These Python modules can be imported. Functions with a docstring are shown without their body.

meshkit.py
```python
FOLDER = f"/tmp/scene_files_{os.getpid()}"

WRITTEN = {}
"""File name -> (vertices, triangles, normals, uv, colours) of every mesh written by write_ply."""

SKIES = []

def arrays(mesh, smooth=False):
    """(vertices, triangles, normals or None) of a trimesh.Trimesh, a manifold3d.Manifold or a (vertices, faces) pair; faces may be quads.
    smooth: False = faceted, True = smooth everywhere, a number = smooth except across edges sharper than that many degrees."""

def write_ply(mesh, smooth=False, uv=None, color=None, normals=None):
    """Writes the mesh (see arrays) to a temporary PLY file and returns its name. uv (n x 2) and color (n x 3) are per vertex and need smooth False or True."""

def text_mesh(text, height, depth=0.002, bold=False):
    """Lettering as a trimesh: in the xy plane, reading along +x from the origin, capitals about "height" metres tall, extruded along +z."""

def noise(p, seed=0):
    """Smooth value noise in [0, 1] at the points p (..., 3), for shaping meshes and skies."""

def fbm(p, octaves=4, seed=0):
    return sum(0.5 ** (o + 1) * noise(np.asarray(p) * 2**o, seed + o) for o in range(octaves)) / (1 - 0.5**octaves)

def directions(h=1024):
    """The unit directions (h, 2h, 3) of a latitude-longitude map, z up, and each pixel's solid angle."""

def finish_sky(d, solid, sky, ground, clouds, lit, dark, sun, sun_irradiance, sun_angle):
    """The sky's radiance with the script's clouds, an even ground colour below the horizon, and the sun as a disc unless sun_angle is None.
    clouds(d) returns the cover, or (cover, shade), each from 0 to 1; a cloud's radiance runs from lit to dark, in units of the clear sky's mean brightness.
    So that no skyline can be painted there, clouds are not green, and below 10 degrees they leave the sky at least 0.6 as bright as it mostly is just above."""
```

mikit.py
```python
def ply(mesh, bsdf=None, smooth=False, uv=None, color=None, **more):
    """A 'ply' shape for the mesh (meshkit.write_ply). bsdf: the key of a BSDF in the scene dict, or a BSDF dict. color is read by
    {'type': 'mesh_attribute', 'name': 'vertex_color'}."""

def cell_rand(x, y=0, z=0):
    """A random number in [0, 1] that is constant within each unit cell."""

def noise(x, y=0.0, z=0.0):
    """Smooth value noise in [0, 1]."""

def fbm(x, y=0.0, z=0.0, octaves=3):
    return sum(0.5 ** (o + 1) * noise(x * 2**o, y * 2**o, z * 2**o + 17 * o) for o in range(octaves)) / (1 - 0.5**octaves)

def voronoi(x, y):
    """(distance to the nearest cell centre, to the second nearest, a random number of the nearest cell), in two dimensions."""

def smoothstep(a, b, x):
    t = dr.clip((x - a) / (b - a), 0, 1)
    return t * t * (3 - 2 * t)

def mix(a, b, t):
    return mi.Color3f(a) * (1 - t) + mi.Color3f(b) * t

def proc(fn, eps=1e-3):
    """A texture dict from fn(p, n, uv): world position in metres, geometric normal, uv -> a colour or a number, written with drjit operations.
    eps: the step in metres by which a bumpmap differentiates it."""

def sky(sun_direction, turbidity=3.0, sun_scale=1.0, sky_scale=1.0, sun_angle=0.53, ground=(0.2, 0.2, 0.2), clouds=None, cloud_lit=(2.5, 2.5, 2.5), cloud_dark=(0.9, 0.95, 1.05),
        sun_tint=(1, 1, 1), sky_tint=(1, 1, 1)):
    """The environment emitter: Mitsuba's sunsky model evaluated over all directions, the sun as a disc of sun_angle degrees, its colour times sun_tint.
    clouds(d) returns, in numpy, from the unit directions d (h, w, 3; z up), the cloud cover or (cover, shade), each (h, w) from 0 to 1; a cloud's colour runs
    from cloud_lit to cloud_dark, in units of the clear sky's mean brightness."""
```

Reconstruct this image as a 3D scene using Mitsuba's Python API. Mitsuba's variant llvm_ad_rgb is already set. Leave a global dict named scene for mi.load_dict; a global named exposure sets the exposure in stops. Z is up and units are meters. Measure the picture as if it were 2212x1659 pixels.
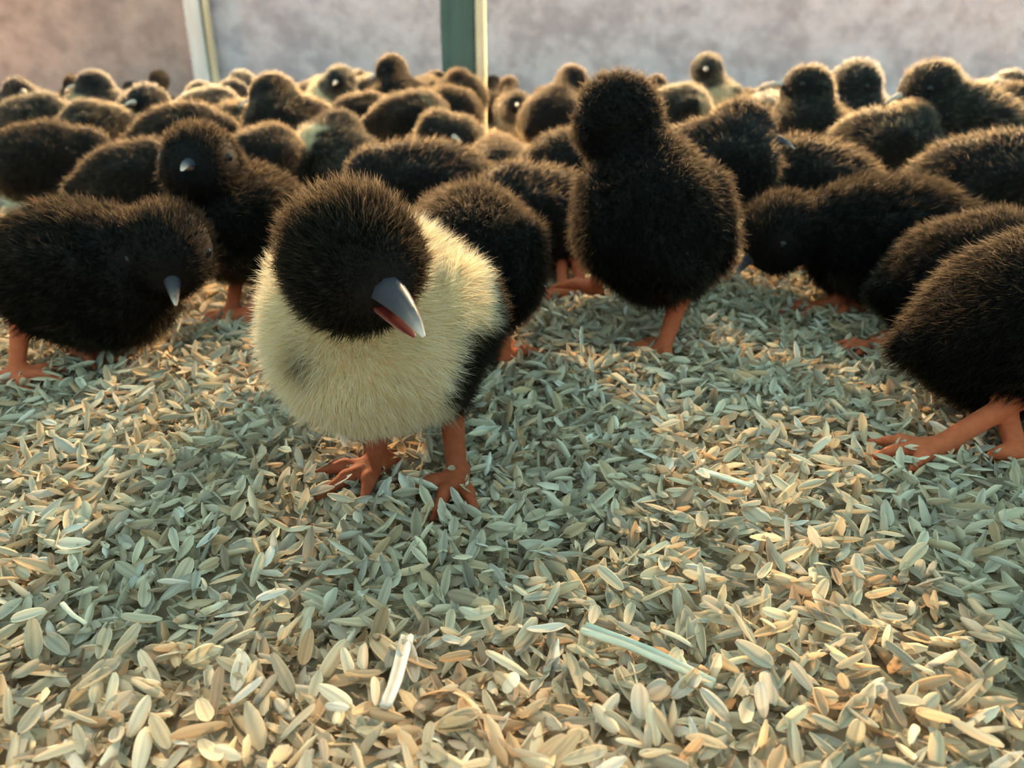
import math
import numpy as np, trimesh, drjit as dr, mitsuba as mi
import mikit, meshkit
from mikit import fbm, noise, smoothstep, mix

T = mi.ScalarTransform4f
rng = np.random.default_rng(7)
scene, labels = {}, {}

# ------------------------------------------------------------------ camera, light, exposure
FPX, CX, CY = 1800.0, 1106.0, 829.5
PITCH = math.radians(22.0)
EYE = np.array([0.0, 0.0, 0.115])
FWD = np.array([0, math.cos(PITCH), -math.sin(PITCH)])
UPV = np.array([0, math.sin(PITCH), math.cos(PITCH)])
RGT = np.array([1.0, 0, 0])
scene['camera'] = {'type': 'thinlens', 'fov': math.degrees(2 * math.atan(CX / FPX)), 'fov_axis': 'x',
                   'aperture_radius': 0.0006, 'focus_distance': 0.205, 'near_clip': 0.01, 'far_clip': 50.0,
                   'to_world': T().look_at(origin=EYE.tolist(), target=(EYE + FWD).tolist(), up=[0, 0, 1])}
exposure = 0.0
# cool daylight of the open shed
scene['daylight'] = {'type': 'constant', 'radiance': {'type': 'rgb', 'value': [0.81, 1.33, 1.39]}}
# unseen lamps out of view, placed to backlight chicks and warm the foreground: (position, aim, bulb radius, radiance, shade half angle)
LAMPS = [((0.75, 1.80, 0.71), (0.30, 0.65, 0.0), 0.05, (4700, 3000, 1500), 58, 'beyond the right half of the back wall, backlighting the chicks'),
         ((-0.52, 1.80, 0.63), (-0.25, 0.65, 0.0), 0.05, (3900, 2480, 1230), 58, 'beyond the left half of the back wall, backlighting the chicks'),
         ((-1.20, 1.10, 0.50), (-0.85, 1.2, 0.0), 0.045, (85, 38, 15), 66, 'over the left end of the pen, lighting the left wall panel'),
         ((-0.03, 0.025, 0.62), (-0.035, 0.030, 0.0), 0.02, (780, 505, 280), 9.5, 'over the front of the pen, lighting the foreground husks')]

# ------------------------------------------------------------------ helpers
def ray_point(u, v, z):
    return EYE + z * (FWD + (u - CX) / FPX * RGT - (v - CY) / FPX * UPV)

def project(p):
    q = np.asarray(p) - EYE
    z = q @ FWD
    return CX + FPX * (q @ RGT) / z, CY - FPX * (q @ UPV) / z, z

def gheight(x, y):
    p = np.stack(np.broadcast_arrays(np.asarray(x, float) * 14, np.asarray(y, float) * 14, 0.5), -1)
    q = np.stack(np.broadcast_arrays(np.asarray(x, float) * 42, np.asarray(y, float) * 42, 0.5), -1)
    return (meshkit.noise(p, 3) - 0.5) * 0.010 + (meshkit.noise(q, 5) - 0.5) * 0.005

def ground_at(u, v):
    d = FWD + (u - CX) / FPX * RGT - (v - CY) / FPX * UPV
    p = EYE + d * (EYE[2] / -d[2])
    return np.array([p[0], p[1], float(gheight(p[0], p[1]))])

def unit(v):
    v = np.asarray(v, float)
    return v / np.maximum(np.linalg.norm(v, axis=-1, keepdims=True), 1e-12)

_count = {}
def numbered(name):
    n = _count.get(name, 0)
    _count[name] = n + 1
    return name if n == 0 else f'{name}_{n:03d}'

def tag(key, label=None, cat=None, group=None, kind=None):
    labels[key] = {k: v for k, v in (('label', label), ('category', cat), ('group', group), ('kind', kind)) if v}

def vcol(name='vertex_color'):
    return {'type': 'mesh_attribute', 'name': name}

def box(lo, hi, bevel=0.0):
    lo, hi = np.array(lo, float), np.array(hi, float)
    if bevel <= 0:
        m = trimesh.creation.box(hi - lo); m.apply_translation((lo + hi) / 2); return m
    pts = []
    for a in range(3):
        for s in np.ndindex(2, 2, 2):
            c = np.where(np.array(s) == 1, hi - bevel, lo + bevel)
            c[a] = hi[a] if s[a] else lo[a]
            pts.append(c)
    return trimesh.convex.convex_hull(np.array(pts))

# ------------------------------------------------------------------ materials
def wall_tone(p, n, uv):
    a = fbm(p.x * 13 + 3 + p.z * 6, p.z * 16 - p.x * 4, p.y * 5, 4)
    b = fbm(p.x * 34 + p.z * 22, p.z * 40 - p.x * 14, 2.0, 3)
    c = fbm(p.x * 90 + 7 + p.z * 30, p.z * 90 - p.x * 20, 9.0, 3)
    base = mix((0.41, 0.355, 0.385), (0.61, 0.53, 0.56), smoothstep(0.32, 0.66, a * 0.6 + b * 0.4))
    return base * (0.86 + 0.28 * c)
def plank_tone(base, dark):
    def fn(p, n, uv):
        g = fbm(p.x * 160, p.y * 160, p.z * 9, 3)
        s = fbm(p.x * 20 + 5, p.z * 26, 1.0, 2)
        return mix(dark, base, smoothstep(0.25, 0.7, g * 0.55 + s * 0.45))
    return fn
scene['m_wall'] = {'type': 'diffuse', 'reflectance': mikit.proc(wall_tone)}
def brown_tone(p, n, uv):
    return wall_tone(p, n, uv) * mi.Color3f(0.66, 0.60, 0.53)
scene['m_brown_wall'] = {'type': 'diffuse', 'reflectance': mikit.proc(brown_tone)}
scene['m_green'] = {'type': 'principled', 'base_color': mikit.proc(plank_tone((0.085, 0.125, 0.105), (0.06, 0.09, 0.075))), 'roughness': 0.6, 'specular': 0.3}
scene['m_pale'] = {'type': 'principled', 'base_color': mikit.proc(plank_tone((0.86, 0.66, 0.44), (0.66, 0.48, 0.30))), 'roughness': 0.75, 'specular': 0.2}
scene['m_white'] = {'type': 'principled', 'base_color': mikit.proc(plank_tone((0.80, 0.73, 0.69), (0.64, 0.58, 0.55))), 'roughness': 0.6, 'specular': 0.3}
scene['m_soil'] = {'type': 'principled', 'base_color': {'type': 'rgb', 'value': [0.34, 0.27, 0.18]}, 'roughness': 0.9, 'specular': 0.1}
scene['m_husk'] = {'type': 'principledthin', 'base_color': vcol(), 'roughness': 0.5, 'eta': 1.3, 'diff_trans': 0.55}
scene['m_straw'] = {'type': 'principled', 'base_color': vcol(), 'roughness': 0.5, 'specular': 0.4}
scene['m_down'] = {'type': 'principledthin', 'base_color': vcol(), 'roughness': 0.95, 'eta': 1.18, 'spec_trans': 0.70, 'diff_trans': 1.9}
scene['m_cream_down'] = {'type': 'principledthin', 'base_color': vcol(), 'roughness': 0.5, 'eta': 1.15, 'spec_trans': 0.2, 'diff_trans': 1.1}
scene['m_skin'] = {'type': 'principled', 'base_color': vcol(), 'roughness': 0.7, 'specular': 0.08}
scene['m_beak'] = {'type': 'principled', 'base_color': vcol(), 'roughness': 0.4, 'specular': 0.12}
scene['m_eye'] = {'type': 'principled', 'base_color': {'type': 'rgb', 'value': [0.012, 0.009, 0.008]}, 'roughness': 0.06, 'specular': 0.25}
scene['m_shade'] = {'type': 'twosided', 'bsdf': {'type': 'principled', 'base_color': {'type': 'rgb', 'value': [0.25, 0.24, 0.23]}, 'roughness': 0.4, 'metallic': 0.6}}

for _k, _d in list(scene.items()):
    if _k.startswith('m_') and _d['type'] == 'principled':
        scene[_k] = {'type': 'twosided', 'bsdf': _d}

# ------------------------------------------------------------------ unseen lamps (out of view, shaped to light parts of the pen)
def lathe(profile, sides=40):
    pr = np.array(profile, float)
    a = np.linspace(0, 2 * np.pi, sides, endpoint=False)
    v = np.stack([pr[:, None, 0] * np.cos(a), pr[:, None, 0] * np.sin(a), np.repeat(pr[:, 1:2], sides, 1)], -1).reshape(-1, 3)
    f = []
    for i in range(len(pr) - 1):
        for j in range(sides):
            k = (j + 1) % sides
            f.append([i * sides + j, i * sides + k, (i + 1) * sides + k, (i + 1) * sides + j])
    return v, np.array(f)

for pos, aim, rb, rad, half, where in LAMPS:
    key = numbered('unseen_lamp')
    pos, aim = np.array(pos), np.array(aim)
    ax = unit(pos - aim)
    m = np.eye(4); m[:3, 2] = ax; m[:3, 0] = unit(np.cross([0, 1, 0.01], ax)); m[:3, 1] = np.cross(ax, m[:3, 0]); m[:3, 3] = pos
    L = max(0.08, 0.05 / math.tan(math.radians(half))); R0 = L * math.tan(math.radians(half))
    v, f = lathe([(0.028, 0.13), (0.03, 0.075), (0.06, 0.062), (0.08, 0.02), (R0, -L), (R0 + 0.002, -L), (0.083, 0.022), (0.063, 0.066), (0.034, 0.079), (0.032, 0.13)])
    scene[key + '__shade'] = mikit.ply((v @ m[:3, :3].T + pos, f), 'm_shade', True)
    scene[key + '__bulb'] = {'type': 'sphere', 'center': pos.tolist(), 'radius': rb, 'emitter': {'type': 'area', 'radiance': {'type': 'rgb', 'value': list(map(float, rad))}}}
    scene[key + '__cord'] = mikit.ply(trimesh.creation.cylinder(0.004, segment=[pos + ax * 0.12, pos + ax * 0.12 + np.array([0, 0, 1.2])], sections=10), 'm_shade', True)
    tag(key, f'unseen lamp {where}', 'heat lamp')

# ------------------------------------------------------------------ setting: floor, wall panels, posts
WALLY = 1.50
gx, gy = np.linspace(-1.6, 1.6, 161), np.linspace(-0.4, WALLY + 0.06, 100)
X, Y = np.meshgrid(gx, gy, indexing='ij')
Zg = gheight(X, Y) - 0.003
idx = np.arange(X.size).reshape(X.shape)
scene['floor'] = mikit.ply((np.stack([X, Y, Zg], -1).reshape(-1, 3), np.stack([idx[:-1, :-1], idx[1:, :-1], idx[1:, 1:], idx[:-1, 1:]], -1).reshape(-1, 4)), 'm_soil', True)
tag('floor', 'earth floor of the pen under the rice husks', kind='structure')

def wx(u, y=WALLY, v=100):
    z = project([0, y, 0.115 + 0.0])[2]
    return (u - CX) / FPX * (y * math.cos(PITCH) + 0.02)
JL, JM = wx(440), wx(1000)
panels = [(-1.7, JL, -0.004), (JL, JM, 0.0), (JM, 1.7, 0.003)]
for x0, x1, dy in panels:
    k = numbered('wall_back__panel')
    scene[k] = mikit.ply(box((x0 + 0.0015, WALLY + dy, -0.02), (x1 - 0.0015, WALLY + dy + 0.012, 0.27), 0.001), 'm_brown_wall' if x1 == JL else 'm_wall', False)
tag('wall_back', 'low pen wall of mottled grey board panels', kind='structure')
def upright(name, u0, u1, y, depth, mat, lean, label, cat, top=0.30):
    zc = y * math.cos(PITCH) + 0.03
    x0, x1 = (u0 - CX) / FPX * zc, (u1 - CX) / FPX * zc
    m = box((x0, y, -0.01), (x1, y + depth, top), 0.0015)
    m = m.subdivide().subdivide()
    w = m.vertices.copy()
    w[:, 0] += lean * w[:, 2] + (meshkit.noise(w * [0, 0, 40] + x0 * 9, 2) - 0.5) * 0.0025
    scene[name] = mikit.ply(trimesh.Trimesh(w, m.faces, process=False), mat, 25)
    tag(name, label, cat)
upright('green_post', 958, 1029, 1.17, 0.045, 'm_green', 0.0, 'green-grey painted post standing in front of the back wall', 'post')
upright('wooden_batten', 1030, 1050, 1.165, 0.05, 'm_pale', 0.0, 'narrow pale wooden batten fixed to the right side of the green post', 'batten')
upright('white_batten', 427, 459, 1.47, 0.025, 'm_white', -0.02, 'white batten covering the left joint of the back wall', 'batten')
upright('beige_batten', 464, 475, 1.475, 0.015, 'm_pale', -0.012, 'thin beige batten beside the white batten on the back wall', 'batten')

# ------------------------------------------------------------------ rice husks
def husk_template(nt, ns, kind):
    t = np.linspace(-1, 1, nt)[:, None] * np.ones(ns)
    s = np.ones((nt, 1)) * np.linspace(-1, 1, ns)
    w = np.maximum(1 - np.abs(t * 0.965) ** 2.5, 0) ** 0.58 * (1 - 0.15 * t)
    w = np.maximum(w, 0.03)
    phi = {0: 1.5, 1: 1.75, 2: 1.0, 3: 1.35}[kind] * s
    rad = w * {0: 0.90, 1: 0.82, 2: 1.02, 3: 0.88}[kind]
    ridge = 1 + 0.055 * np.cos(s * np.pi * 2.5)
    y = rad * np.sin(phi) * ridge
    z = 1.15 * rad * (1 - np.cos(phi) * ridge) - 0.25 * w + 0.34 * t ** 2 * (0.5 if kind != 2 else 1.0)
    if kind == 3:
        z = z + 0.15 * np.sin(3 * t) * s
    x = t * 2.7
    V = np.stack([x, y, z], -1).reshape(-1, 3)
    i = np.arange(nt * ns).reshape(nt, ns)
    F = np.stack([i[:-1, :-1], i[1:, :-1], i[1:, 1:], i[:-1, 1:]], -1).reshape(-1, 4)
    F = np.vstack([F[:, [0, 1, 2]], F[:, [0, 2, 3]]])
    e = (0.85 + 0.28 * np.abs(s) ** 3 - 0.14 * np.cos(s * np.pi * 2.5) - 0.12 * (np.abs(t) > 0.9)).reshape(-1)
    return V, F, e

PALETTE = np.array([[0.60, 0.52, 0.37], [0.66, 0.57, 0.40], [0.54, 0.48, 0.36], [0.70, 0.63, 0.48], [0.50, 0.45, 0.36],
                    [0.62, 0.46, 0.29], [0.58, 0.39, 0.23], [0.74, 0.70, 0.60], [0.40, 0.31, 0.22], [0.64, 0.50, 0.32]])
PWEIGHT = np.array([0.2, 0.17, 0.15, 0.12, 0.1, 0.07, 0.045, 0.035, 0.09, 0.07])

def husk_poses(n, xy, layer, tilt):
    """rotation (n,3,3) with scale, centre (n,3), colour (n,3) for husks lying about at xy"""
    yaw = rng.uniform(0, 2 * np.pi, n)
    pit = rng.normal(0, tilt, n)
    rol = rng.normal(0, tilt * 1.15, n) + np.where(rng.random(n) < 0.55, np.pi, 0)
    cy, sy, cp, sp, cr, sr = np.cos(yaw), np.sin(yaw), np.cos(pit), np.sin(pit), np.cos(rol), np.sin(rol)
    one, zero = np.ones(n), np.zeros(n)
    mk = lambda *r: np.stack(r, -1).reshape(n, 3, 3)
    Rz = mk(cy, -sy, zero, sy, cy, zero, zero, zero, one)
    Ry = mk(cp, zero, sp, zero, one, zero, -sp, zero, cp)
    Rx = mk(one, zero, zero, zero, cr, -sr, zero, sr, cr)
    size = rng.normal(1.0, 0.13, n).clip(0.55, 1.35)
    S = np.stack([size * rng.normal(1, 0.08, n).clip(.8, 1.2), size * rng.normal(1, 0.14, n).clip(.65, 1.4), size * rng.normal(0.85, 0.2, n).clip(.4, 1.3)], -1) * 0.00138
    M = Rz @ Ry @ Rx * S[:, None, :]
    P = np.column_stack([xy, gheight(xy[:, 0], xy[:, 1]) + layer])
    C = PALETTE[rng.choice(len(PALETTE), n, p=PWEIGHT / PWEIGHT.sum())] * rng.normal(0.96, 0.14, (n, 1)).clip(.6, 1.25)
    return M, P, C

def scatter(M, P, C, templ):
    V, F, e = templ
    v = np.einsum('nij,kj->nki', M, V) + P[:, None]
    f = F[None] + (np.arange(len(P)) * len(V))[:, None, None]
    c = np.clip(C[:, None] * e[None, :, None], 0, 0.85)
    return v.reshape(-1, 3), f.reshape(-1, 3), c.reshape(-1, 3)

def join(parts):
    vs, fs, cs, o = [], [], [], 0
    for v, f, c in parts:
        vs.append(v); fs.append(f + o); cs.append(c); o += len(v)
    return np.vstack(vs), np.vstack(fs), np.vstack(cs)

def in_view_xy(n, y0, y1, margin):
    y = np.sqrt(rng.uniform(0, 1, n * 3) * ((y1 + .03) ** 2 - (y0 + .03) ** 2) + (y0 + .03) ** 2) - .03
    x = rng.uniform(-1, 1, n * 3) * (0.645 * (y + 0.045) + margin)
    return np.stack([x, y], 1)[:n]

NEAR, FAR, UNDER = 24000, 26000, 19000
parts = []
xy = in_view_xy(NEAR, 0.075, 0.50, 0.015)
M, P, C = husk_poses(NEAR, xy, rng.uniform(-0.001, 0.0055, NEAR), 0.52)
pick = rng.integers(0, 4, NEAR)
u, v, z = project(P)
show = (u > 20) & (u < 2192) & (v > 1150) & (v < 1640)
lay = P[:, 2] - gheight(P[:, 0], P[:, 1])
score = np.where(show & (lay > 0.0040), z, 9)
single = np.argsort(score)[:300]
loose = np.zeros(NEAR, bool); loose[single] = True
tm = [husk_template(5, 5, k) for k in range(4)]
for k in range(4):
    w = (pick == k) & ~loose
    parts.append(scatter(M[w], P[w], C[w], tm[k]))
xy = in_view_xy(UNDER, 0.075, 0.50, 0.015)
Mu, Pu, Cu = husk_poses(UNDER, xy, rng.uniform(-0.002, 0.0015, UNDER), 0.5)
tu = [husk_template(3, 3, k) for k in range(4)]
pu = rng.integers(0, 4, UNDER)
for k in range(4):
    w = pu == k
    parts.append(scatter(Mu[w], Pu[w], Cu[w], tu[k]))
xy = in_view_xy(FAR, 0.49, WALLY, 0.03)
Mf, Pf, Cf = husk_poses(FAR, xy, rng.uniform(-0.001, 0.004, FAR), 0.5)
tf = [husk_template(3, 3, k) for k in range(4)]
pf = rng.integers(0, 4, FAR)
for k in range(4):
    w = pf == k
    parts.append(scatter(Mf[w] * 1.5, Pf[w], Cf[w], tf[k]))
V, F, Cc = join(parts)
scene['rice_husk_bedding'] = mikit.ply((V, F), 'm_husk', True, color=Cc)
tag('rice_husk_bedding', 'deep loose bedding of straw-coloured rice husks covering the pen floor', 'rice husks', kind='stuff')
# the husks that show largest: closed thin shells, one object each
tn = [husk_template(11, 7, k) for k in range(4)]
for i in single:
    Vt, Ft, e = tn[pick[i]]
    v, f, c = scatter(M[i:i + 1], P[i:i + 1], C[i:i + 1], (Vt, Ft, e))
    n = trimesh.Trimesh(v, f, process=False).vertex_normals
    nv = len(v)
    g = np.arange(nv).reshape(11, 7)
    ring = np.concatenate([g[:-1, 0], g[-1, :-1], g[:0:-1, -1], g[0, :0:-1]])
    nx = np.roll(ring, -1)
    rim = np.vstack([np.stack([ring, ring + nv, nx + nv], 1), np.stack([ring, nx + nv, nx], 1)])
    k = numbered('rice_husk')
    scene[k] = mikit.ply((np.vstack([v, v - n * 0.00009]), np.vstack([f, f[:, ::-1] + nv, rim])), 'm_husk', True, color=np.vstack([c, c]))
    tag(k, 'loose boat-shaped rice husk on top of the bedding in the foreground', 'rice husk', 'rice husks loose in the foreground')

# ------------------------------------------------------------------ straw pieces
def straw(u0, v0, u1, v1, r, col, label, lift=(0.004, 0.004), split=True, sides=9):
    a, b = ground_at(u0, v0), ground_at(u1, v1)
    a[2] += lift[0]; b[2] += lift[1]
    d = unit(b - a); s = unit(np.cross(d, [0, 0, 1])); w = np.cross(s, d)
    N = 14
    V, Cl = [], []
    for i in range(N):
        t = i / (N - 1)
        c = a + (b - a) * t + w * 0.0004 * math.sin(t * 3.1) + s * 0.0003 * math.sin(t * 5 + r * 9000)
        for j in range(sides):
            an = 2 * np.pi * j / sides
            rr = r * (1 - 0.25 * t) * (1 + 0.07 * math.sin(j * 2.4 + i))
            groove = 0.45 if (split and j == 2) else 1.0
            V.append(c + (s * math.cos(an) + w * 0.7 * math.sin(an)) * rr * groove)
            Cl.append(np.array(col) * (0.55 if (split and j == 2) else 1.0) * (0.9 + 0.2 * ((j * 7 + i) % 5) / 5))
    f = []
    for i in range(N - 1):
        for j in range(sides):
            k = (j + 1) % sides
            f.append([i * sides + j, i * sides + k, (i + 1) * sides + k, (i + 1) * sides + j])
    f = np.array(f); f = np.vstack([f[:, [0, 1, 2]], f[:, [0, 2, 3]]])
    V.append(a); V.append(b); Cl += [Cl[0], Cl[-1]]
    n = N * sides
    caps = [[n, (j + 1) % sides, j] for j in range(sides)] + [[n + 1, (N - 1) * sides + j, (N - 1) * sides + (j + 1) % sides] for j in range(sides)]
    k = numbered('straw_piece')
    scene[k] = mikit.ply((np.array(V), np.vstack([f, caps])), 'm_straw', True, color=np.clip(np.array(Cl), 0, .9))
    tag(k, label, 'straw')
straw(885, 1412, 838, 1580, 0.00155, (0.56, 0.53, 0.46), 'short white split straw pointing to the bottom of the picture', (0.006, 0.006))
straw(1262, 1385, 1540, 1508, 0.00165, (0.62, 0.58, 0.42), 'longest pale yellow straw lying slanted at lower right of centre', (0.006, 0.005))
straw(1503, 1060, 1622, 1103, 0.0012, (0.62, 0.62, 0.48), 'pale straw piece lying flat on the husks right of the cream-breasted chick', (0.005, 0.004))
straw(1254, 800, 1256, 772, 0.0008, (0.62, 0.60, 0.48), 'tiny straw stub standing upright left of the tall black chick’s foot'.replace('’', "'"), (0.002, 0.011))
straw(1168, 695, 1232, 724, 0.0008, (0.74, 0.68, 0.48), 'thin straw sliver behind the cream-breasted chick', (0.005, 0.004))
straw(432, 1240, 482, 1160, 0.0006, (0.16, 0.14, 0.10), 'thin dark twig sticking out of the husks at lower left', (0.002, 0.007), False)
straw(545, 1335, 600, 1300, 0.0006, (0.20, 0.17, 0.12), 'thin dark twig lying flat at lower left', (0.005, 0.005), False)
straw(142, 1345, 190, 1378, 0.0006, (0.72, 0.60, 0.42), 'thin curved pale sliver at the left edge of the foreground', (0.006, 0.005), False)

# ------------------------------------------------------------------ chicks
def smin(a, b, k):
    h = np.maximum(k - np.abs(a - b), 0) / k
    return np.minimum(a, b) - h * h * k * 0.25

def sd_cone(p, a, b, ra, rb):
    """capsule with a radius that runs from ra to rb"""
    ab = b - a
    t = np.clip(((p - a) @ ab) / (ab @ ab + 1e-12), 0, 1)
    return np.linalg.norm(p - a - t[..., None] * ab, axis=-1) - (ra + (rb - ra) * t)

def sd_ell(p, c, A, r):
    q = (p - c) @ np.asarray(A).T / r
    k0 = np.linalg.norm(q, axis=-1)
    k1 = np.linalg.norm(q / r, axis=-1)
    return k0 * (k0 - 1) / np.maximum(k1, 1e-9)

def surface_nets(val, org, h):
    neg = val < 0
    c = [neg[a:a + neg.shape[0] - 1, b:b + neg.shape[1] - 1, d:d + neg.shape[2] - 1] for a in (0, 1) for b in (0, 1) for d in (0, 1)]
    tot = sum(x.astype(np.int8) for x in c)
    act = (tot > 0) & (tot < 8)
    ijk = np.argwhere(act)
    num = np.full(act.shape, -1); num[tuple(ijk.T)] = np.arange(len(ijk))
    acc, cnt = np.zeros((len(ijk), 3)), np.zeros(len(ijk))
    cor = {o: val[tuple((ijk + o).T)] for o in np.ndindex(2, 2, 2)}
    for o in np.ndindex(2, 2, 2):
        for ax in range(3):
            if o[ax] == 0:
                o2 = list(o); o2[ax] = 1; o2 = tuple(o2)
                a, b = cor[o], cor[o2]
                x = (a < 0) != (b < 0)
                t = a / np.where(x, a - b, 1)
                q = np.tile(np.array(o, float), (len(ijk), 1)); q[:, ax] = t
                acc[x] += q[x]; cnt[x] += 1
    V = (ijk + acc / cnt[:, None]) * h + org
    F = []
    for ax in range(3):
        sl0 = [slice(1, -1)] * 3; sl1 = [slice(1, -1)] * 3
        sl0[ax], sl1[ax] = slice(0, -1), slice(1, None)
        e0, e1 = neg[tuple(sl0)], neg[tuple(sl1)]
        loc = np.argwhere(e0 != e1)
        if not len(loc):
            continue
        inside0 = e0[tuple(loc.T)]
        base = loc.copy(); o1, o2 = (ax + 1) % 3, (ax + 2) % 3
        base[:, o1] += 1; base[:, o2] += 1
        def at(d1, d2):
            q = base.copy(); q[:, o1] -= d1; q[:, o2] -= d2
            return num[tuple(q.T)]
        quad = np.stack([at(1, 1), at(0, 1), at(0, 0), at(1, 0)], 1)
        quad[~inside0] = quad[~inside0][:, ::-1]
        F.append(quad)
    F = np.vstack(F)
    return V, np.vstack([F[:, [0, 1, 2]], F[:, [0, 2, 3]]])

def blades(pos, nor, flow, length, width, base, tip, spread, bend, r):
    n = len(pos)
    jit = r.normal(0, spread, (n, 3))
    d = unit(nor * 0.62 + flow * 0.72 + jit)
    w = unit(np.cross(d, nor) + r.normal(0, 0.35, (n, 3)))
    w = unit(w - d * np.sum(w * d, 1, keepdims=True)) * (width * r.uniform(.6, 1.3, n))[:, None] * 0.5
    L = (length * r.uniform(.55, 1.25, n))[:, None]
    p0 = pos - nor * 0.0006
    if not bend:
        v = np.stack([p0 - w, p0 + w, p0 + d * L], 1).reshape(-1, 3)
        c = np.stack([base, base, tip], 1).reshape(-1, 3)
        f = np.arange(3 * n).reshape(-1, 3)
        return v, f, c
    d2 = unit(d + flow * 0.35 + r.normal(0, 0.25, (n, 3)))
    p1 = p0 + d * L * 0.55
    p2 = p1 + d2 * L * 0.5
    mid = base * 0.76 + tip * 0.24
    v = np.stack([p0 - w, p0 + w, p1 - w * .7, p1 + w * .7, p2], 1).reshape(-1, 3)
    c = np.stack([base, base, mid, mid, tip], 1).reshape(-1, 3)
    o = (np.arange(n) * 5)[:, None]
    f = np.vstack([o + [0, 1, 3], o + [0, 3, 2], o + [2, 3, 4]])
    return v, f, c

BLACK0, BLACK1 = np.array([0.006, 0.005, 0.005]), np.array([0.62, 0.53, 0.40])  # pale tip colour carries the backlit rim on black down
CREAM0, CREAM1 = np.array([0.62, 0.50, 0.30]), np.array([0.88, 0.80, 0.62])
LEG = np.array([0.44, 0.105, 0.045])

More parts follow.
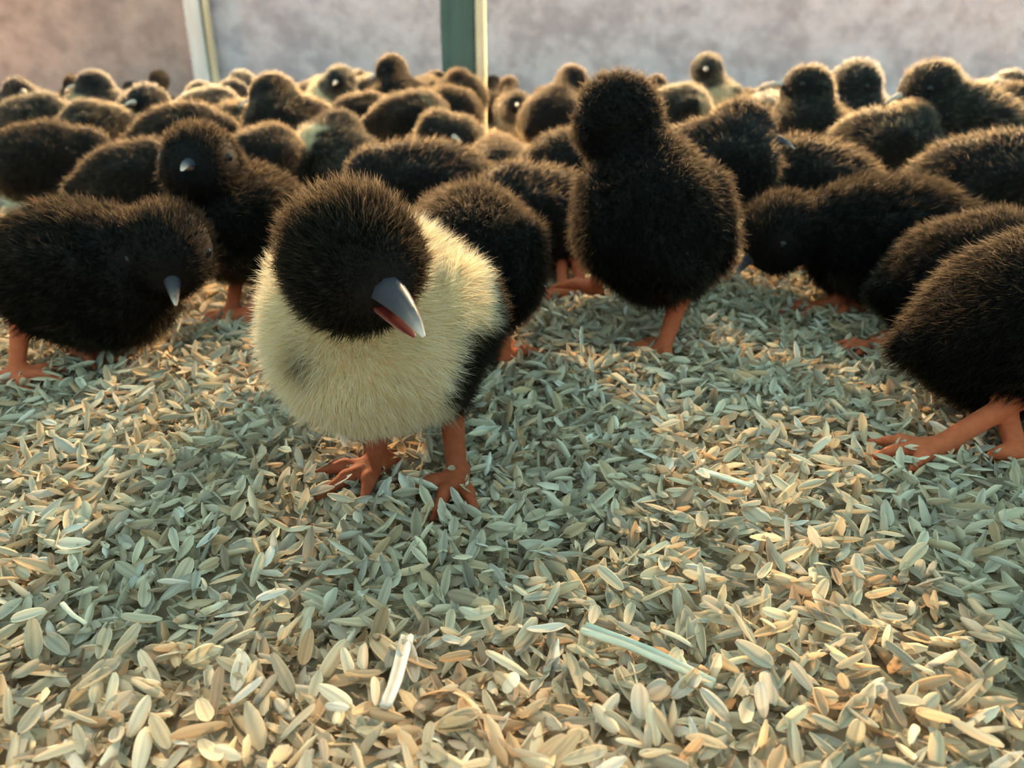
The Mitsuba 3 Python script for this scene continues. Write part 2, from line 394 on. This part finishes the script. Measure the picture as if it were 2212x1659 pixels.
def beak_meshes(H, g, up, side, s, open_, pale=0.0):
    """upper and lower mandible: curved tapering shells that start inside the face"""
    out = []
    for lower in (0, 1):
        N, S = 9, 10
        ang = -open_ * (0.75 if lower else -0.25)
        gd = unit(g * math.cos(ang) + up * math.sin(ang))
        ud = unit(np.cross(side, gd)) * -1 if np.dot(np.cross(side, gd), up) < 0 else unit(np.cross(side, gd))
        V, Cl = [], []
        Ln = (0.0160 if not lower else 0.0138) * s
        for i in range(N):
            t = i / (N - 1)
            c = H + g * min(0.0098 * s, 0.0104) + gd * Ln * t - up * 0.0022 * s
            if not lower:
                c = c + ud * (0.0006 - 0.0032 * t ** 2.6) * s
                rw, rh = 0.0037 * s * (1 - t) ** 0.72 * min(1, 0.6 + 2.2 * t) + 0.0004, 0.0037 * s * min(1, 0.55 + 2.2 * t) * (1 - t) ** 0.62 + 0.0004
            else:
                c = c - ud * (0.0006 * (1 - t)) * s
                rw, rh = 0.0031 * s * (1 - t) ** 0.7 + 0.0004, 0.0017 * s * (1 - t) ** 0.6 + 0.0003
            for j in range(S):
                a = 2 * np.pi * j / S
                y, z = math.cos(a), math.sin(a)
                if (z < 0) != bool(lower):
                    z *= 0.18
                V.append(c + side * rw * y + ud * rh * z)
                inner = ((z < 0) != bool(lower))
                col = np.array([0.14, 0.022, 0.016]) if inner else mixc((0.030, 0.032, 0.042), (0.60, 0.50, 0.42), t ** 9) if not lower else mixc((0.16, 0.10, 0.09), (0.50, 0.36, 0.30), t ** 3)
                Cl.append(col if inner else mixc(col, (0.62, 0.47, 0.37), pale))
        V.append(c + gd * 0.0003)
        Cl.append(Cl[-1])
        f = []
        for i in range(N - 1):
            for j in range(S):
                k = (j + 1) % S
                f += [[i * S + j, i * S + k, (i + 1) * S + k], [i * S + j, (i + 1) * S + k, (i + 1) * S + j]]
        f += [[(N - 1) * S + j, (N - 1) * S + (j + 1) % S, N * S] for j in range(S)]
        m = trimesh.Trimesh(np.array(V), np.array(f), process=False)
        if m.volume < 0:
            m.invert()
        out.append((np.array(m.vertices), np.array(m.faces), np.array(Cl)))
    return out

def mixc(a, b, t):
    return np.array(a) * (1 - t) + np.array(b) * t

def chick(label, z, b, h, beak=None, hd=270, s=1.0, pitch=12, hz=None, gaze=None, feet=None, lod=2, cream=0.0, group=None, front=False, lum=1.0, open_=0.0, longer=1.0, hk=1.12):
    sh = s * hk
    lum = lum * (0.32 if z < 0.4 else 0.58 if z < 0.6 else 0.85)  # lamp-lit look of farther chicks painted into the tip colour
    r = np.random.default_rng(abs(hash((round(b[0]), round(b[1])))) % (2 ** 31))
    a, pt = math.radians(hd), math.radians(pitch)
    f0 = np.array([math.cos(a), math.sin(a), 0])
    f = f0 * math.cos(pt) + np.array([0, 0, math.sin(pt)])
    l = np.cross([0, 0, 1.0], f0); u = np.cross(f, l)
    Cn = ray_point(b[0], b[1], z)
    zh = z + (0.030 * s * math.sin(a) if hz is None else hz)
    H = ray_point(h[0], h[1], zh)
    floor = float(gheight(Cn[0], Cn[1]))
    rz = 0.030 * s
    if Cn[2] - rz < floor + 0.004:
        Cn = Cn + [0, 0, floor + 0.004 + rz - Cn[2]]
    if H[2] < floor + 0.020 * s:
        H = H + [0, 0, floor + 0.020 * s - H[2]]
    # gaze
    if beak is not None:
        Lb = 0.0255 * s
        q = ray_point(beak[0], beak[1], zh) - H
        q = q - FWD * (q @ FWD)
        n = np.linalg.norm(q)
        g = unit(q) if n > Lb else unit(q - FWD * beak[2] * math.sqrt(Lb * Lb - n * n))
    elif gaze is not None:
        ga, gp = math.radians(gaze[0]), math.radians(gaze[1])
        g = np.array([math.cos(ga) * math.cos(gp), math.sin(ga) * math.cos(gp), math.sin(gp)])
    else:
        g = unit(f0 + [0, 0, -0.25])
    hs = unit(np.cross([0, 0, 1.0], g) + 1e-6)
    hu = np.cross(g, hs)
    A = np.stack([f, l, u])
    # joints of the legs
    legs = []
    for i, sd in enumerate((1, -1)):
        hip = Cn + l * sd * 0.0125 * s - u * 0.010 * s + f * 0.002 * s
        ft = None if feet is None else feet[i]
        if ft is None:
            q = Cn + l * sd * 0.016 * s + f0 * (0.010 + 0.010 * (r.random() - .5) * 2) * s
            foot = np.array([q[0], q[1], float(gheight(q[0], q[1])) + 0.0035])
            toe_dir = f0
        else:
            foot = ground_at(ft[0], ft[1]); foot[2] += 0.0035 + (ft[3] if len(ft) > 3 else 0)
            ta = math.radians(ft[2] if len(ft) > 2 and ft[2] is not None else hd)
            toe_dir = np.array([math.cos(ta), math.sin(ta), 0])
        hock = foot * 0.42 + hip * 0.58 - toe_dir * 0.010 * s
        hock[2] = foot[2] + min(max(0.018 * s, (hip[2] - foot[2]) * 0.52), 0.027 * s)
        legs.append((hip, hock, foot, toe_dir))
    step = {0: 0.0010, 1: 0.0014, 2: 0.0025, 3: 0.0031}[lod]
    lr = 1.22
    pts = np.vstack([Cn, Cn - f * 0.044 * s, H] + [np.vstack(x[:3]) for x in legs] + [x[2] + x[3] * 0.022 * s for x in legs] + [x[2] - x[3] * 0.011 * s for x in legs])
    lo = np.minimum(pts.min(0) - 0.004, np.minimum(Cn - 0.038 * s, H - 0.018 * s)) - 3 * step
    hi = np.maximum(pts.max(0) + 0.004, np.maximum(Cn + 0.038 * s, H + 0.018 * s)) + 3 * step
    dims = np.ceil((hi - lo) / step).astype(int) + 1
    G = np.stack(np.meshgrid(*[lo[i] + np.arange(dims[i]) * step for i in range(3)], indexing='ij'), -1)
    def body_sdf(p):
        d = sd_ell(p, Cn, A, np.array([0.0325, 0.0245, 0.0255]) * s)
        d = smin(d, np.linalg.norm(p - (Cn + f * 0.014 * s - u * 0.003 * s), axis=-1) - 0.0215 * s, 0.010 * s)
        d = smin(d, sd_cone(p, Cn - f * 0.016 * s + u * 0.002 * s, Cn - f * 0.039 * s + u * 0.006 * s, 0.018 * s, 0.005 * s), 0.012 * s)
        for sd in (1, -1):
            wc = Cn + l * sd * 0.0225 * s - f * 0.003 * s + u * 0.003 * s
            wa = unit(f * 0.93 + u * 0.36)
            d = smin(d, sd_ell(p, wc, np.stack([wa, l, unit(np.cross(wa, l))]), np.array([0.021, 0.0055, 0.0125]) * s), 0.003 * s)
        for hip, hock, foot, td in legs:
            d = smin(d, sd_cone(p, hip, hip * 0.25 + hock * 0.75, 0.0125 * s, 0.0050 * s), 0.008 * s)
        nk = Cn + f * 0.017 * s + u * 0.009 * s
        d = smin(d, sd_cone(p, nk, H - g * 0.003 * s, 0.0142 * s, 0.0095 * sh), 0.007 * s)
        hd_ = smin(np.linalg.norm(p - H, axis=-1) - 0.0142 * sh, np.linalg.norm(p - (H + g * 0.0048 * sh - hu * 0.0022 * sh), axis=-1) - 0.0105 * sh, 0.006 * sh)
        return smin(d, hd_, 0.0035 * s)
    def leg_sdf(p):
        d = None
        for hip, hock, foot, td in legs:
            ts = np.cross([0, 0, 1.0], td)
            q = smin(sd_cone(p, hip, hock, 0.004 * s, 0.0031 * s * lr), sd_cone(p, hock, foot, 0.0029 * s * lr, 0.0023 * s * lr), 0.002)
            if lod < 3:
                for ang, ln in ((0, 0.021), (0.62, 0.0175), (-0.62, 0.0175), (math.pi, 0.009)):
                    td2 = td * math.cos(ang) + ts * math.sin(ang)
                    e = foot + td2 * ln * s
                    mid = foot + td2 * ln * s * 0.5
                    mid[2] = float(gheight(mid[0], mid[1])) + 0.0040 + foot[2] - float(gheight(foot[0], foot[1])) - 0.0035
                    e[2] = float(gheight(e[0], e[1])) + 0.0020 + foot[2] - float(gheight(foot[0], foot[1])) - 0.0035
                    q = smin(q, sd_cone(p, foot, mid, 0.0020 * s * lr, 0.0017 * s * lr), 0.002)
                    q = smin(q, sd_cone(p, mid, e, 0.0017 * s * lr, 0.0008 * s * lr), 0.0012)
            d = q if d is None else np.minimum(d, q)
        return d
    db, dl = body_sdf(G), leg_sdf(G)
    V, F = surface_nets(smin(db, dl, 0.003 * s), lo, step)
    vb, vl = body_sdf(V), leg_sdf(V)
    isleg = vl < vb - 0.0004
    # patches of down colour
    rel = (V - Cn) / s
    xf, xl, xu = rel @ f, rel @ l, rel @ u
    dh = np.linalg.norm(V - H, axis=1) / s
    if front:
        nz = (meshkit.fbm(V * 160, 3) - 0.5) * 0.014
        nkp = V - (H - hu * 0.002)
        cr = smooth01((xf + nz + 0.009 + 0.25 * np.minimum(xl, 0)) / 0.008) * smooth01((dh - 0.0168 + nz * .2) / 0.003)
        cr *= 1 - 0.55 * np.exp(-np.sum((V - (Cn + f * 0.035 * s - u * 0.007 * s - l * 0.006 * s)) ** 2, 1) / 0.0045 ** 2) - 0.2 * smooth01((nz - .002) / .004)
        cr *= 1 - smooth01((xl - 0.017 + nz) / 0.006) * smooth01((0.004 - xu) / .008) * smooth01((0.018 - xf) / .008)
        cr *= 1 - smooth01((xu - 0.024 + nz) / 0.006) * smooth01((0.012 - xf) / .01)
    else:
        nz = (meshkit.fbm(V * 90, 3) - 0.5) * 0.02
        belly = smooth01((-xu - 0.013 + nz) / 0.012) * 0.22
        chest = smooth01((xf - 0.012 + nz) / 0.008) * smooth01((dh - 0.0215) / 0.004)
        cr = np.clip(belly + cream * chest + cream * 0.35 * smooth01((nz - .002) / .006), 0, 1)
    var = 0.8 + 0.4 * meshkit.fbm(V * 70 + 5, 3)
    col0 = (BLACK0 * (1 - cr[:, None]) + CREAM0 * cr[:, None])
    tipv = (BLACK1 * lum * (1 - cr[:, None]) + CREAM1 * cr[:, None]) * var[:, None]  # lum paints extra rim light into the down tips
    scales = 0.85 + 0.3 * meshkit.noise(V * 900, 4)
    legc = LEG * scales[:, None] * (0.6 if front else 1.0)
    key = numbered('chick')
    tag(key, label, 'chick', group)
    scene[key + '__body'] = mikit.ply((V, F), 'm_skin', True, color=np.clip(np.where(isleg[:, None], legc, col0), 0, .9))
    # down
    fa = ~(isleg[F].any(1))
    Fd = F[fa]
    tri = V[Fd]
    fn = np.cross(tri[:, 1] - tri[:, 0], tri[:, 2] - tri[:, 0])
    ar = np.linalg.norm(fn, axis=1)
    n = {0: 105000, 1: 33000, 2: 12000, 3: 6500}[lod]
    pk = r.choice(len(Fd), n, p=ar / ar.sum())
    b1, b2 = r.random(n), r.random(n)
    sw = b1 + b2 > 1; b1[sw], b2[sw] = 1 - b1[sw], 1 - b2[sw]
    W = np.stack([1 - b1 - b2, b1, b2], 1)
    pos = np.einsum('nk,nki->ni', W, tri[pk])
    vn = trimesh.Trimesh(V, F, process=False).vertex_normals
    nor = unit(np.einsum('nk,nki->ni', W, vn[Fd][pk]))
    cb = np.einsum('nk,nki->ni', W, col0[Fd][pk]); ct = np.einsum('nk,nki->ni', W, tipv[Fd][pk])
    crp = np.einsum('nk,nk->n', W, cr[Fd][pk])
    face = np.linalg.norm(pos - (H + g * 0.0145 * sh - hu * 0.002 * s), axis=1) / s
    for sd in (() if front else (1, -1)):
        face = np.minimum(face, np.linalg.norm(pos - (H + g * 0.0068 * sh + hs * sd * 0.0117 * sh + hu * 0.0018 * sh), axis=1) / s * 1.5)
    wh = smooth01((0.0255 - np.linalg.norm(pos - H, axis=1) / s) / 0.008)[:, None]
    flow = unit(-f - 0.35 * np.array([0, 0, 1.0])) * (1 - wh) + (-g * 0.8 + hu * 0.1) * wh
    tuft = np.stack([meshkit.noise(pos * 260, q) - .5 for q in (11, 12, 13)], 1) * 0.9
    flow = flow + tuft
    flow = flow - nor * np.sum(flow * nor, 1, keepdims=True)
    ln = (0.0062 * (1 - wh[:, 0]) + 0.0048 * wh[:, 0]) * np.clip((face - 0.0015) / 0.011, 0.16, 1) * s * longer
    wd = {0: 0.00019, 1: 0.00027, 2: 0.00046, 3: 0.0008}[lod] * s
    bright = r.normal(1, 0.22, n).clip(.4, 1.7)[:, None]
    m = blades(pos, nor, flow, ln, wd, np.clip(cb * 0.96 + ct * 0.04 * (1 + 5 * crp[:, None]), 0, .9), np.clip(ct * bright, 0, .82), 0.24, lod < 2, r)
    cf = None
    if front:
        pale = crp > 0.5
        per = 5
        vi = np.repeat(pale, per); fi = np.tile(pale, 3)
        for nm, sel, mat in (('black_down', ~pale, 'm_down'), ('cream_down', pale, 'm_cream_down')):
            fs = m[1][fi if nm == 'cream_down' else ~fi]
            vs = vi if nm == 'cream_down' else ~vi
            mp = np.cumsum(vs) - 1
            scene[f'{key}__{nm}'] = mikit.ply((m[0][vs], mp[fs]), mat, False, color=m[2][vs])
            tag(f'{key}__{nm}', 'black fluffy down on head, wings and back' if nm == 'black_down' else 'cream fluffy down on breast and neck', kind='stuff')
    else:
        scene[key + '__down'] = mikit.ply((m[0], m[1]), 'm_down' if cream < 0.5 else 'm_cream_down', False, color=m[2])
        tag(key + '__down', kind='stuff')
    # beak and eyes
    up_, low_ = beak_meshes(H + g * (sh - s) * 0.0145, g, hu, hs, s * (1.2 if front else 1.0), open_, 0.85 if z > 0.5 else 0.0)
    if lod < 2:
        scene[key + '__upper_beak'] = mikit.ply(up_[:2], 'm_beak', True, color=up_[2])
        scene[key + '__lower_beak'] = mikit.ply(low_[:2], 'm_beak', True, color=low_[2])
    else:
        q = join([up_, low_])
        scene[key + '__beak'] = mikit.ply(q[:2], 'm_beak', True, color=q[2])
    for sd in (1, -1):
        c = H + g * 0.0068 * sh + hs * sd * (0.0105 if front else 0.0117) * sh + hu * 0.0018 * sh
        e = trimesh.creation.icosphere(3 if lod < 2 else 1, 0.0021 * s); e.apply_translation(c)
        scene[numbered(key + '__eye')] = mikit.ply(e, 'm_eye', True)
    return key

def smooth01(x):
    x = np.clip(x, 0, 1)
    return x * x * (3 - 2 * x)

# nearest chicks
chick('cream-breasted chick with a black head standing in the centre foreground, beak open', 0.234, (830, 690), (758, 555), (918, 682, 1), hd=256, s=1.04, hz=-0.052,
      feet=[(988, 1030, 255), (812, 1022, 232)], lod=0, front=True, open_=0.28, hk=0.97)
chick('black chick walking behind the right shoulder of the cream-breasted chick', 0.315, (1010, 580), (975, 500), None, hd=80, s=1.0, feet=[(1030, 800, 80), (1095, 800, 70)], lod=1, gaze=(80, -20))
chick('tall black chick seen from behind, standing right of the cream-breasted chick', 0.328, (1408, 478), (1334, 258), None, hd=97, s=1.05, pitch=25, hz=0.0, feet=[(1275, 700, 120, 0.012), (1428, 795, 100)], lod=1, gaze=(100, 0))
chick('black chick pecking at the left edge, head bent down to the husks', 0.315, (180, 590), (362, 535), (412, 640, 1), hd=350, s=0.98, pitch=-4, hz=-0.01, feet=[(190, 790, 340), (40, 835, 350)], lod=1)
chick('black chick facing the camera left of the cream-breasted chick', 0.385, (530, 480), (434, 355), (444, 378, 1), hd=245, s=1.0, pitch=20, hz=-0.03, feet=[(545, 690, 240), (500, 690, 240)], lod=1)
chick('black chick bending far down to peck, right of the tall black chick', 0.375, (1915, 540), (1688, 500), (1583, 578, 1), hd=182, s=1.0, pitch=-2, hz=-0.012, feet=[(1770, 690, 185), (1840, 690, 185)], lod=1)
chick('black chick partly hidden behind the chick cut off by the right edge', 0.325, (2070, 650), (2185, 605), None, hd=15, s=0.9, feet=[(1950, 760, 180), (1885, 775, 180)], lod=1)
chick('big black chick cut off by the right edge of the foreground', 0.262, (2235, 750), (2380, 570), None, hd=5, s=1.05, pitch=18, feet=[(2190, 1010, 0), (2010, 1000, 190)], lod=1)
# second row
chick('dark chick between the tall black chick and the cream-breasted chick', 0.43, (1165, 478), (1105, 432), (1062, 450, 0), hd=190, s=1.0, lod=2, feet=[(1255, 640, 190), (1215, 650, 190)])
chick('dark chick half hidden by the head of the tall black chick', 0.50, (1235, 372), (1290, 345), None, hd=20, s=0.95)
chick('black chick with a grey beak facing right behind the tall black chick', 0.42, (1522, 375), (1600, 285), (1668, 302, 0.3), hd=5, s=1.0, pitch=20, lod=2)
chick('dark brown-backed chick behind the far-bending pecking chick', 0.45, (1765, 412), (1670, 412), None, hd=185, s=1.0)
chick('dark chick with a brownish back at the right edge, above the pecking chick', 0.42, (2105, 415), (2215, 390), None, hd=0, s=1.05)
chick('dark chick whose rounded back shows just above the cream-breasted chick', 0.455, (930, 412), (815, 380), None, hd=185, s=1.0, pitch=4)
chick('dark chick with a pale breast standing behind the cream-breasted chick at left', 0.57, (740, 360), (732, 290), None, hd=160, s=1.0, cream=0.8, pitch=25, hz=0.006, gaze=(150, -10))
chick('brownish chick right behind the chick that faces the camera', 0.53, (565, 355), (600, 345), None, hd=60, s=0.85)
chick('dark chick with bowed head left of the chick that faces the camera', 0.50, (290, 395), (345, 400), None, hd=10, s=0.9)
chick('big dark chick at the left edge with a pale rim behind its head', 0.58, (85, 352), (190, 325), None, hd=15, s=1.0, pitch=10)
chick('chick with a brown-lit back behind the chick that faces the camera', 0.64, (385, 302), (470, 290), None, hd=5, s=1.0)
chick('round dark chick in front of the foot of the green post', 0.54, (1080, 392), (1075, 338), None, hd=95, s=0.95)
# third row
chick('chick with pale-lit crown and black face looking at the camera, left of the white batten', 0.75, (330, 278), (322, 225), (303, 236, 1), hd=262, s=1.05, pitch=28, lum=2.4)
chick('dark upright chick facing left under the middle wall panel', 0.64, (640, 282), (592, 208), (546, 214, 0), hd=188, s=1.05, pitch=22, lum=1.3)
chick('brown-lit chick with a pink beak facing right, low among the left group', 0.70, (515, 290), (560, 264), (604, 284, 0.4), hd=350, s=1.0, lum=1.5)
chick('chick with a brown-lit back lying low at the left edge', 0.73, (75, 274), (150, 264), None, hd=0, s=1.0, lum=2.0)
chick('dark-sided chick lying below the left-looking pale-lit chick', 0.68, (225, 288), (160, 285), None, hd=182, s=0.92, lum=1.5)
chick('chick with a pale-lit head looking left in front of the reddish wall panel', 0.85, (230, 250), (206, 190), (157, 184, 0.2), hd=190, s=1.05, cream=0.4, lod=2, lum=2.2)
chick('small chick with a pale-lit crown near the upper left edge', 0.95, (50, 236), (42, 200), (68, 203, 0.7), hd=330, s=1.0, lum=2.4)
chick('brown-lit chick seen from behind, just right below the white batten', 0.86, (448, 250), (437, 210), None, hd=40, s=1.0, lum=2.2)
chick('chick with a pale-lit crown and bright beak facing the camera by the white batten', 0.95, (510, 238), (504, 203), (511, 214, 1), hd=268, s=1.0, lum=2.4)
chick('pale chick turned right behind the bright-beaked chick', 1.06, (535, 218), (524, 180), (546, 200, 0.5), hd=330, s=1.0, cream=0.5, lod=3, lum=2.2)
chick('black-faced chick turned right, low in front of the green post', 0.68, (965, 325), (946, 282), (984, 301, 0.6), hd=320, s=1.0, lum=1.4)
chick('brown-lit round-backed chick left of the green post', 0.74, (880, 266), (930, 245), None, hd=15, s=1.0, lum=1.2, cream=0.2)
chick('chick with bowed head and pink beak in front of the green post', 0.84, (965, 248), (965, 222), (1002, 258, 0.5), hd=335, s=1.0, pitch=0)
chick('chick facing right against the green post', 1.0, (985, 215), (991, 178), (1032, 196, 0.1), hd=350, s=1.0)
chick('dark chick turned away just left of the green post', 1.06, (930, 215), (942, 181), None, hd=110, s=1.0, lod=3)
chick('tall chick with a white beak looking left under the middle wall panel', 0.90, (880, 222), (846, 152), (801, 164, 0.1), hd=190, s=1.0, pitch=25)
chick('pale-breasted chick facing the camera under the middle wall panel', 0.95, (722, 228), (735, 176), (731, 192, 1), hd=262, s=1.05, cream=0.8, pitch=25, lum=1.8)
chick('sandy chick turned away left of the pale-breasted chick', 1.06, (678, 222), (692, 192), None, hd=50, s=1.0, cream=0.5, lod=3)
chick('brown-lit chick turned away right of the pale-breasted chick', 1.10, (790, 212), (776, 178), None, hd=30, s=1.0, lod=3, lum=1.9)
chick('chick with a brown-lit back below the pale-breasted chick', 0.80, (775, 258), (812, 236), None, hd=20, s=0.9)
chick('small dark chick with a pale-lit crown left of the bowed chick', 0.97, (838, 232), (842, 215), None, hd=40, s=0.95, lod=3)
chick('dark chick with pale spots just right of the batten', 0.96, (1122, 256), (1117, 228), (1116, 236, 1), hd=262, s=0.95, cream=0.55)
chick('brown-lit chick stretching its dark head above its neighbours right of the batten', 0.80, (1190, 256), (1236, 178), None, hd=55, s=1.0, pitch=22)
chick('mottled pale chick stretching tallest under the right wall panel', 0.92, (1545, 225), (1527, 152), (1512, 162, 1), hd=235, s=1.05, cream=0.6, pitch=30, lum=1.6)
chick('mottled brown chick just right of the head of the tall black chick', 0.76, (1455, 252), (1490, 235), None, hd=20, s=1.0, cream=0.35, lum=1.8)
chick('chick with a sandy-lit head seen from behind beside the upright left-looking chick', 0.72, (1655, 275), (1664, 222), None, hd=70, s=1.0, lum=2.4)
chick('upright chick looking left with a bright rim along its neck', 0.57, (1762, 305), (1746, 195), (1697, 180, 0), hd=200, s=1.0, pitch=40, lum=2.2)
chick('upright chick with a bright yellow-lit crown under the right wall panel', 0.64, (1845, 280), (1848, 185), None, hd=215, s=1.12, pitch=35, gaze=(215, -15), lum=2.4)
chick('round-headed chick with a bright beak looking left at upper right', 0.545, (2092, 288), (2012, 195), (1936, 203, 0), hd=190, s=1.12, pitch=18, lum=2.2)
chick('chick tucking its dark head down over a bright back at upper right', 0.515, (1900, 325), (1962, 276), (1954, 333, 0.4), hd=350, s=0.95, lum=2.2)
chick('dark-headed chick cut off by the upper right edge', 0.62, (2235, 285), (2180, 235), None, hd=200, s=1.1)
chick('chick with a pale-lit back sloping behind the round-headed chick', 0.70, (2115, 250), (2180, 195), None, hd=20, s=1.0, lum=2.4)
# far crowd under the wall
FARL = 'small dark chick sitting far back in the crowd along the wall'
FARG = 'chicks crowded along the back wall'
for i, (uu, zz, hd) in enumerate([(15, 1.2, 30), (110, 1.15, 200), (165, 1.25, 260), (265, 1.1, 0), (300, 1.3, 120), (345, 1.25, 268), (398, 1.08, 40), (470, 1.2, 90), (585, 1.25, 300), (640, 1.2, 180), (745, 1.25, 20),
                                  (1065, 1.28, 90), (1105, 1.2, 100), (1185, 1.14, 250), (1290, 1.2, 10), (1412, 1.12, 80), (1475, 1.25, 200), (1600, 1.1, 0), (1640, 1.22, 150), (1720, 1.15, 40), (1905, 1.0, 190), (1965, 1.15, 100), (2060, 1.1, 170), (2150, 1.2, 20)]):
    q = np.random.default_rng(i)
    vb = 102 + 166 / zz
    aa = math.radians(hd)
    chick(FARL, zz, (uu, vb), (uu + math.cos(aa) * 0.022 * FPX / zz, vb - (0.013 + 0.012 * q.random() + (0.020 if uu in (165, 345, 1065, 1105, 1412, 1905) else 0)) * FPX / zz), None, hd=hd, s=0.88, lod=3, group=FARG)
